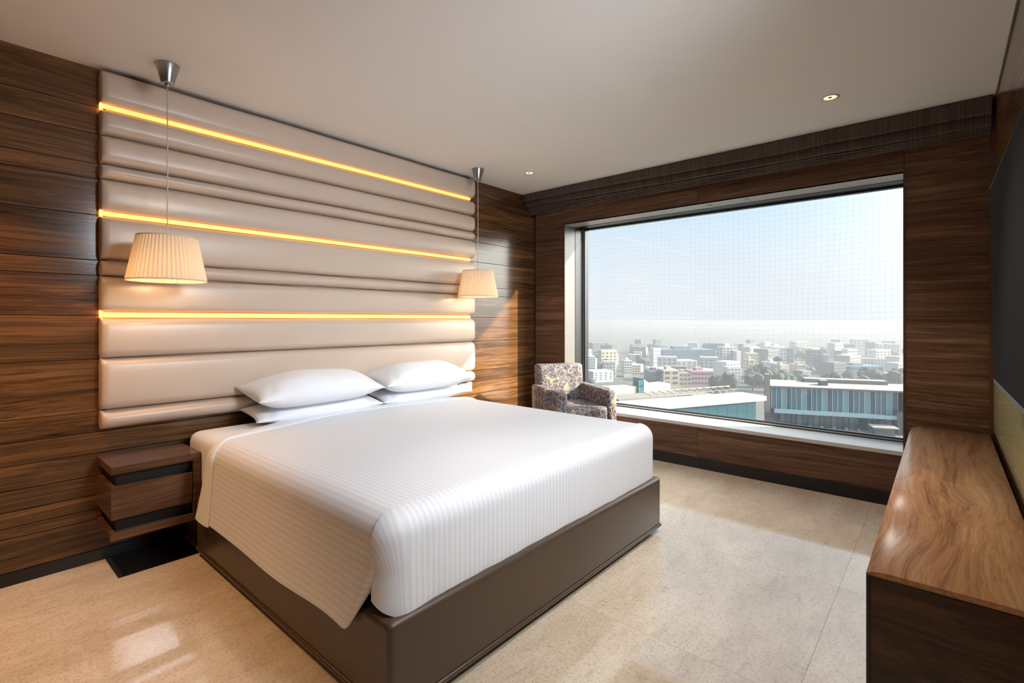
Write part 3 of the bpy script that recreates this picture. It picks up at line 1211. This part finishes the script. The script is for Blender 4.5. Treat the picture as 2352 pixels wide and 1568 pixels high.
acb('arm', .208, .303, -.33, .27, .12, .715, .03, armt)
acb('seat_cushion', -.205, .205, -.34, .155, .40, .56, .045)
acb('seat_base', -.205, .205, -.31, .25, .14, .395, .02)
for sx in (-.26, .26):
    for sy in (-.28, .24):
        acb('leg', sx - .018, sx + .018, sy - .018, sy + .018, 0, .125, .003, mat=m_chair_leg)

# ------------------------------------------------------------------ bird net outside the glass
nm = MB()
NXP = 5.14
YA, YB_, ZA, ZB = -.3, 3.9, .05, 3.0
cell = .047
def wob(y, z):
    return (.012 * math.sin(y * 2.1 + z) + .006 * math.sin(y * 5 + z * 3), .010 * math.sin(y * 1.7 + z * .9) + .004 * math.sin(z * 4 + y * 3))
def strand(pts, r=.00025):
    rows = []
    for (x, y, z) in pts:
        rows.append([(x + r, y, z), (x - r * .5, y + r * .87, z + r * .87), (x - r * .5, y - r * .87, z - r * .87)])
    nm.grid(rows, close=True)
ny = int((YB_ - YA) / cell)
nz_ = int((ZB - ZA) / cell)
for i in range(ny + 1):
    y = YA + i * cell
    pts = []
    for k in range(31):
        z = ZA + (ZB - ZA) * k / 30
        a, b = wob(y, z)
        pts.append((NXP + a, y + b, z))
    strand(pts)
for j in range(nz_ + 1):
    z = ZA + j * cell
    pts = []
    for k in range(41):
        y = YA + (YB_ - YA) * k / 40
        a, b = wob(y, z)
        pts.append((NXP + a, y, z + b - .02 * math.sin((y - YA) * 1.2)))
    strand(pts)
net = thing('bird_net', (NXP, 1.8, 1.5), 'fine grey mesh bird net stretched outside the big window', 'net')
nm.build('mesh', m_net, net, fixn=False)
for hy in (-.3, .85, 2.0, 3.15, 3.9):
    for hz_ in (.05, 3.0):
        box('hook', m_steel, 5.0, NXP + .02, hy - .004, hy + .004, hz_ - .004, hz_ + .004, net)

# ------------------------------------------------------------------ the city outside
ZG = -44.0
FP = 1141.0
def at(px, w):
    d = (px - 1176) / FP
    return w * (.7543 + .6565 * d), w * (.6565 - .7543 * d)
def wz(y, z):
    return (1.35 - z) * FP / (y - 734)
RYAW = math.atan2(-.7543, .6565)
def cmat(name, c, rough=.7):
    return plain(name, c, rough)
tag(MB().box(30, 6000, -3500, 3500, ZG - 2, ZG).build('city_ground', plain('city_ground', (.06, .068, .06), .9, noise=.35, nscale=.02)), kind='structure')
m_cwin = plain('far_window', (.06, .08, .10), .15)
cols = {
    'white': plain('white_render', (.50, .49, .48), .7), 'cream': plain('cream_render', (.47, .40, .30), .7),
    'grey': plain('grey_render', (.12, .125, .135), .7), 'pink': plain('pink_render', (.34, .19, .23), .7),
    'tan': plain('tan_render', (.32, .25, .19), .7), 'blue': plain('blue_curtain_wall', (.07, .13, .19), .3),
}
PLACED = []
def free_spot(x, y, r):
    for a, b, q in PLACED:
        if (a - x) ** 2 + (b - y) ** 2 < (q + r) ** 2:
            return False
    PLACED.append((x, y, r))
    return True
def block(px0, px1, ytop, ybase, depth, col, label, group=None, turn=0, rows=4, colsn=5, name='building', roofbits=True, base_w=None):
    w = base_w or wz(ybase, ZG)
    xa, ya = at(px0, w)
    xb, yb = at(px1, w)
    cx, cyy = (xa + xb) / 2, (ya + yb) / 2
    wid = math.hypot(xb - xa, yb - ya)
    ht = 1.35 - (ytop - 734) / FP * w - ZG
    dx_, dy_ = at(1176 + 1e-6, 1)
    for q_ in (0, depth):
        PLACED.append((cx + q_ * .7543, cyy + q_ * .6565, max(wid, 8) * .55))
    t = thing(name, (cx, cyy, ZG), label, 'building', group)
    t.rotation_euler = (0, 0, RYAW + turn)
    def part(nm_, mat, m, kind=None):
        o = m.build(nm_, mat)
        o.parent = t
        if kind:
            o['kind'] = kind
        return o
    part('wall', cols[col], MB().box(-wid / 2, wid / 2, 0, depth, 0, ht))
    if roofbits:
        part('roof_hut', cols[col if col != 'blue' else 'grey'], MB().box(-wid * .2, wid * .12, depth * .3, depth * .7, ht, ht + min(3, ht * .16)))
    if rows:
        m = MB()
        vis = min(ht * .8, 26)
        for r in range(rows):
            z = ht - vis * (r + .75) / rows
            hz = vis / rows * .42
            for c_ in range(colsn):
                xw = -wid / 2 + wid * (c_ + .5) / colsn
                ww_ = wid / colsn * .3
                m.box(xw - ww_, xw + ww_, -.12, .1, z, z + hz)
        for r in range(rows):
            z = ht - vis * (r + .75) / rows
            hz = vis / rows * .42
            for s in (-1, 1):
                for c_ in range(2):
                    yw = depth * (c_ + .5) / 2
                    m.box(s * wid / 2 - .1, s * wid / 2 + .1, yw - depth * .12, yw + depth * .12, z, z + hz)
        part('windows', m_cwin, m, 'stuff')
    return t
# landmarks (left to right)
block(1523, 1643, 803, 838, 40, 'blue', 'wide hazy blue-grey slab block on the city skyline', rows=0)
block(1660, 1692, 797, 850, 14, 'white', 'tall white tower block standing above the skyline left of centre', rows=7, colsn=4)
block(1692, 1702, 806, 852, 16, 'white', 'narrow white stair tower joined to the tall white block', rows=0, roofbits=False)
block(1345, 1368, 818, 868, 14, 'white', 'white many-floored block at the left edge of the window view', rows=8, colsn=4)
block(1434, 1452, 828, 866, 9, 'white', 'slim pale tower above the roofs behind the armchair', rows=5, colsn=3)
block(1452, 1470, 838, 866, 9, 'cream', 'cream block joined to the slim pale tower behind the armchair', rows=4, colsn=3)
block(1492, 1524, 852, 890, 14, 'grey', 'grey glazed block beside the cream block above the white roof shed', rows=5, colsn=6)
block(1524, 1560, 850, 893, 14, 'cream', 'cream block with few windows above the white roof shed', rows=3, colsn=2)
block(1560, 1588, 856, 892, 12, 'tan', 'sandy block right of the cream block with few windows', rows=3, colsn=3)
block(1588, 1640, 852, 892, 14, 'pink', 'pink and purple block in the middle of the city view', rows=3, colsn=7)
block(1720, 1735, 826, 866, 10, 'cream', 'narrow cream slab right of the tall white tower', rows=4, colsn=1)
block(1737, 1768, 842, 872, 12, 'grey', 'grey blue-windowed block right of the narrow cream slab', rows=4, colsn=5)
block(1768, 1790, 832, 868, 12, 'white', 'pale balconied block in the row behind the glass office', rows=6, colsn=4)
block(1793, 1810, 838, 872, 12, 'cream', 'bright cream end wall in the row behind the glass office', rows=0)
block(1832, 1852, 838, 864, 12, 'tan', 'peach block at the right end of the row behind the glass office', rows=3, colsn=2)
block(1889, 1904, 815, 858, 12, 'grey', 'tall thin grey tower on the right of the skyline', rows=8, colsn=2)
block(1931, 1946, 838, 858, 12, 'cream', 'small cream block among the trees right of the thin grey tower', rows=2, colsn=2)
block(1955, 2030, 841, 868, 30, 'blue', 'long low blue-grey block behind the glass office roof', rows=2, colsn=16)
# anonymous far blocks
rng = random.Random(3)
gl = {'white': 'small white block far off in the hazy city', 'cream': 'small cream block far off in the hazy city',
      'grey': 'small grey block far off in the hazy city', 'tan': 'small sandy block far off in the hazy city'}
protos = {}
cname = {'white': 'white', 'cream': 'cream', 'grey': 'grey', 'tan': 'sandy'}
for k in range(420):
    yb_ = 806 + 76 * rng.random() ** 1.6
    px = rng.uniform(1325, 2090)
    w = wz(yb_, ZG)
    x, y = at(px, w)
    s = rng.uniform(8, 20)
    if not free_spot(x, y, s * .9):
        continue
    third = ('left', 'middle', 'right')[min(2, int((px - 1325) / 256))]
    near = 'low in' if yb_ > 845 else ('halfway up' if yb_ > 822 else 'near the skyline of')
    col = rng.choice(['white', 'white', 'cream', 'grey', 'tan', 'white', 'grey'])
    if col not in protos:
        t = thing('far_building', (0, 0, ZG), gl[col], 'building', col + ' far blocks')
        o = MB().box(-.5, .5, 0, .8, 0, 1).build('wall', cols[col])
        o.parent = t
        m = MB()
        for r in range(4):
            for c_ in range(4):
                m.box(-.44 + c_ * .25, -.32 + c_ * .25, -.008, .01, .22 + r * .19, .30 + r * .19)
        q = m.build('windows', m_cwin)
        q.parent = t
        q['kind'] = 'stuff'
        protos[col] = (t, o, q)
        r_ = t
    else:
        t, o, q = protos[col]
        r_ = t.copy()
        C.objects.link(r_)
        for ch in (o, q):
            c2 = ch.copy()
            C.objects.link(c2)
            c2.parent = r_
    tag(r_, 'small hazy %s block %s the %s third of the city view' % (cname[col], near, third), 'building', '%s blocks %s the %s third of the city' % (cname[col], near, third))
    r_.location = (x, y, ZG)
    r_.rotation_euler = (0, 0, RYAW + rng.uniform(-.5, .5))
    r_.scale = (s, s * rng.uniform(.7, 1.2), rng.uniform(6, 15) * (1 + (w > 450) * .25))
# trees
m_tree = [plain('far_foliage', (.028, .045, .025), .9, noise=.4, nscale=.6), plain('far_foliage_dark', (.02, .034, .022), .9, noise=.4, nscale=.6)]
tmeshes = []
for v in range(3):
    bm = bmesh.new()
    for b in range(5):
        cxx, cyy, czz = (rng.uniform(-.5, .5), rng.uniform(-.5, .5), rng.uniform(.45, .9))
        r = rng.uniform(.28, .45)
        g = bmesh.ops.create_icosphere(bm, subdivisions=2, radius=r)
        for q in g['verts']:
            q.co *= 1 + rng.uniform(-.16, .16)
            q.co += Vector((cxx, cyy, czz))
    me = bpy.data.meshes.new('crown')
    bm.to_mesh(me)
    bm.free()
    me.materials.append(m_tree[v % 2])
    tmeshes.append(me)
trunk = MB().lathe([(.06, 0), (.045, .5)], 0, 0, 6).build('trunk', plain('bark', (.08, .06, .045), .9))
trunk_me = trunk.data
bpy.data.objects.remove(trunk)
for k in range(330):
    if k < 90:
        yb_ = rng.uniform(868, 905)
        px = rng.uniform(1600, 2075)
    else:
        yb_ = 806 + 85 * rng.random() ** 1.2
        px = rng.uniform(1325, 2090)
    w = wz(yb_, ZG)
    x, y = at(px, w)
    s = rng.uniform(7, 12)
    if not free_spot(x, y, s * .8):
        continue
    third = ('left', 'middle', 'right')[min(2, int((px - 1325) / 256))]
    where = 'just behind the two glass offices' if yb_ > 862 else ('among the nearer blocks' if yb_ > 835 else 'among the far hazy blocks')
    t = thing('tree', (x, y, ZG), 'bushy green tree %s in the %s third of the view' % (where, third), 'tree', 'trees %s, %s third' % (where, third))
    t.scale = (s, s, s * rng.uniform(.8, 1.1))
    t.rotation_euler = (0, 0, rng.uniform(0, 6))
    for nm_, me in (('crown', tmeshes[k % 3]), ('trunk', trunk_me)):
        o = bpy.data.objects.new(nm_, me)
        C.objects.link(o)
        o.parent = t

# glass office across the way
m_teal = plain('teal_glass', (.045, .14, .17), .06, spec=.9)
m_teal_d = plain('deep_teal_glass', (.02, .065, .085), .06, spec=.9)
m_teal_l = plain('pale_teal_glass', (.17, .34, .33), .08, spec=.9)
m_mull = plain('pale_mullion', (.42, .56, .58), .4)
m_roof = plain('pale_roof_slab', (.22, .205, .19), .8)
m_white_roof = plain('white_roof', (.30, .29, .28), .8)
m_conc = plain('pale_concrete', (.16, .15, .14), .8)
def frame_at(pxA, wA, pxB, wB):
    a = Vector((*at(pxA, wA), 0))
    b = Vector((*at(pxB, wB), 0))
    U = (b - a)
    L = U.length
    return a, L, math.atan2(U.y, U.x)
def office():
    zt, zb = -16.0, -22.0
    wA, wB = (1.35 - zt) * FP / (885 - 734), (1.35 - zt) * FP / (897 - 734)
    a, L, ang = frame_at(1772, wA, 2062, wB)
    t = thing('glass_office', (a.x, a.y, ZG), 'teal glass-fronted office with a flat pale roof, lower right of the window view', 'building')
    t.rotation_euler = (0, 0, ang)
    D = 15
    def P(nm_, mat, *bx, kind=None):
        o = MB().box(*bx).build(nm_, mat)
        o.parent = t
        if kind:
            o['kind'] = kind
        return o
    g = -ZG
    P('core', m_conc, 0, L, .5, D, 0, zt + g - .5)
    P('roof', m_roof, -.3, L + 7, -.5, D, zt + g - .4, zt + g)
    n = 24
    for k in range(n):
        xa, xb = L * k / n, L * (k + 1) / n
        P('glass_pane', (m_teal, m_teal_d, m_teal, m_teal_l, m_teal_d, m_teal, m_teal_l)[(k * 5 + k // 4) % 7], xa + .06, xb - .06, 0, .3, zb + g, zt + g - .45)
    for k in range(n + 1):
        P('mullion', m_mull, L * k / n - .07, L * k / n + .07, -.15, .3, zb + g, zt + g - .4)
    P('ledge', m_mull, .5, L, -1.6, .3, zb + g - .9, zb + g)
    n2 = 20
    for k in range(n2):
        xa, xb = 2 + (L - 2) * k / n2, 2 + (L - 2) * (k + 1) / n2
        P('lower_pane', m_teal_d if k % 3 else m_teal, xa + .08, xb - .08, -.1, .3, zb + g - 4.5, zb + g - .9)
    P('podium', m_conc, -4, L + 1, -16, 0, 0, zb + g - 4.2)
    P('right_pillar', m_conc, L - .6, L + 1.0, -2, .4, 0, zb + g + 1.0)
    P('side_wing', m_teal, L + 1.0, L + 6, -2.5, D, 0, zt + g - .4)
    for k in range(4):
        P('wing_mullion', m_mull, L + 1.0 + k * 1.6, L + 1.15 + k * 1.6, -2.6, -2.4, 0, zt + g - .4)
    P('roof_ridge', m_roof, L * .35, L * 1.05, D * .75, D, zt + g, zt + g + 1.0)
    P('plant_box', m_conc, L * .44, L * .50, D * .3, D * .5, zt + g, zt + g + 1.3)
    P('left_column', cols['tan'], -1.6, -.4, -.5, 1.2, zb + g - 1, zt + g + 3)
    kx = L - 7.2
    P('kiosk_wall', m_conc, kx + .6, kx + 4.5, -7, -4, zb + g - 4.2, zb + g - 2.2)
    P('kiosk_roof', m_roof, kx, kx + 5.2, -7.8, -3.4, zb + g - 2.2, zb + g - 1.9)
    for k in range(9):
        P('planter', m_white_roof, 3 + k * 2.6, 3.5 + k * 2.6, -2.6, -2.1, zb + g - 4.2, zb + g - 3.5)
office()
def left_office():
    zt = -14.0
    wA, wB = (1.35 - zt) * FP / (934 - 734), (1.35 - zt) * FP / (909 - 734)
    a, L, ang = frame_at(1450, wA, 1758, wB)
    t = thing('white_roofed_office', (a.x, a.y, ZG), 'teal glass building with a broad white flat roof, lower middle of the window view', 'building')
    t.rotation_euler = (0, 0, ang)
    g = -ZG
    def P(nm_, mat, *bx):
        o = MB().box(*bx).build(nm_, mat)
        o.parent = t
        return o
    P('roof', m_white_roof, -12, L, -.3, 6, zt + g - .9, zt + g)
    P('wall', m_conc, -12, L - 2.6, .4, 6, 0, zt + g - .9)
    n = 12
    for k in range(n):
        xa, xb = (L - 2.6) * k / n, (L - 2.6) * (k + 1) / n
        P('glass_pane', m_teal_d, xa + .02, xb - .02, 0, .4, 8, zt + g - .9)
    # raking brackets of the roof pergola
    P('pergola_beam', cols['grey'], L * .28, L * .98, 6.3, 6.5, zt + g + .5, zt + g + .65)
    P('pergola_beam', cols['tan'], L * .28, L * .98, 8.4, 8.6, zt + g + .9, zt + g + 1.1)
    P('back_deck', m_conc, -12, L - 3, 6, 16, zt + g - 1.4, zt + g - .9)
    for k in range(12):
        x = L * (.28 + .06 * k)
        m = MB()
        m.tube([(x + .6, 6.1, zt + g - .9), (x, 6.4, zt + g + .6), (x - .2, 8.5, zt + g + 1.0)], .09, 5)
        o = m.build('pergola_bracket', cols['tan'])
        o.parent = t
left_office()
def shed():
    z0 = -14.6
    w = 108
    a, L, ang = frame_at(1467, w, 1540, w + 3)
    t = thing('roof_shed', (a.x, a.y, z0), 'white wedge-shaped roof shed with a sloping wall and a window grid', 'shed')
    t.rotation_euler = (0, 0, ang)
    L2 = L
    m = MB()
    m.v = [(1.3, 0, 0), (L2, 0, 0), (L2, 0, 1.7), (3.6, 0, 1.5), (1.3, 0, 3.0)]
    m.v += [(x, 4, z) for x, _, z in m.v]
    m.f = [(0, 1, 2, 3, 4), (9, 8, 7, 6, 5), (0, 5, 6, 1), (1, 6, 7, 2), (2, 7, 8, 3), (3, 8, 9, 4), (4, 9, 5, 0)]
    o = m.build('wall', m_white_roof)
    o.parent = t
    for r in range(2):
        for c_ in range(2):
            o = MB().box(.02 + c_ * .64, .6 + c_ * .64, .1, .4, .05 + r * 1.4, 1.35 + r * 1.4).build('pane', m_teal)
            o.parent = t
    o = MB().box(-7, 0, .5, 4, 0, 1.4).build('low_wall', cols['cream'])
    o.parent = t
    o = MB().box(-9, L2 + 1, -6, 5, -2.0, 0).build('deck', m_conc)
    o.parent = t
    o = MB().box(-9, L2 + 1, -5.9, 4.9, ZG - z0, -2.0).build('building_body', m_conc)
    o.parent = t
shed()

# ------------------------------------------------------------------ city haze
hm = bpy.data.materials.new('haze')
hm.use_nodes = True
ht = hm.node_tree
ht.nodes.clear()
vo = ht.nodes.new('ShaderNodeVolumeScatter')
vo.inputs['Color'].default_value = (.86, .91, 1, 1)
vo.inputs['Density'].default_value = .00044
vo.inputs['Anisotropy'].default_value = .2
ho = ht.nodes.new('ShaderNodeOutputMaterial')
va = ht.nodes.new('ShaderNodeVolumeAbsorption')
va.inputs['Color'].default_value = (0, 0, 0, 1)
va.inputs['Density'].default_value = .0007
ad_ = ht.nodes.new('ShaderNodeAddShader')
ht.links.new(vo.outputs[0], ad_.inputs[0])
ht.links.new(va.outputs[0], ad_.inputs[1])
ht.links.new(ad_.outputs[0], ho.inputs['Volume'])
hz = MB().box(70, 5000, -3000, 3000, ZG - 1, -2).build('haze', hm)
tag(hz, 'pale haze lying over the distant city', 'haze', kind='stuff')
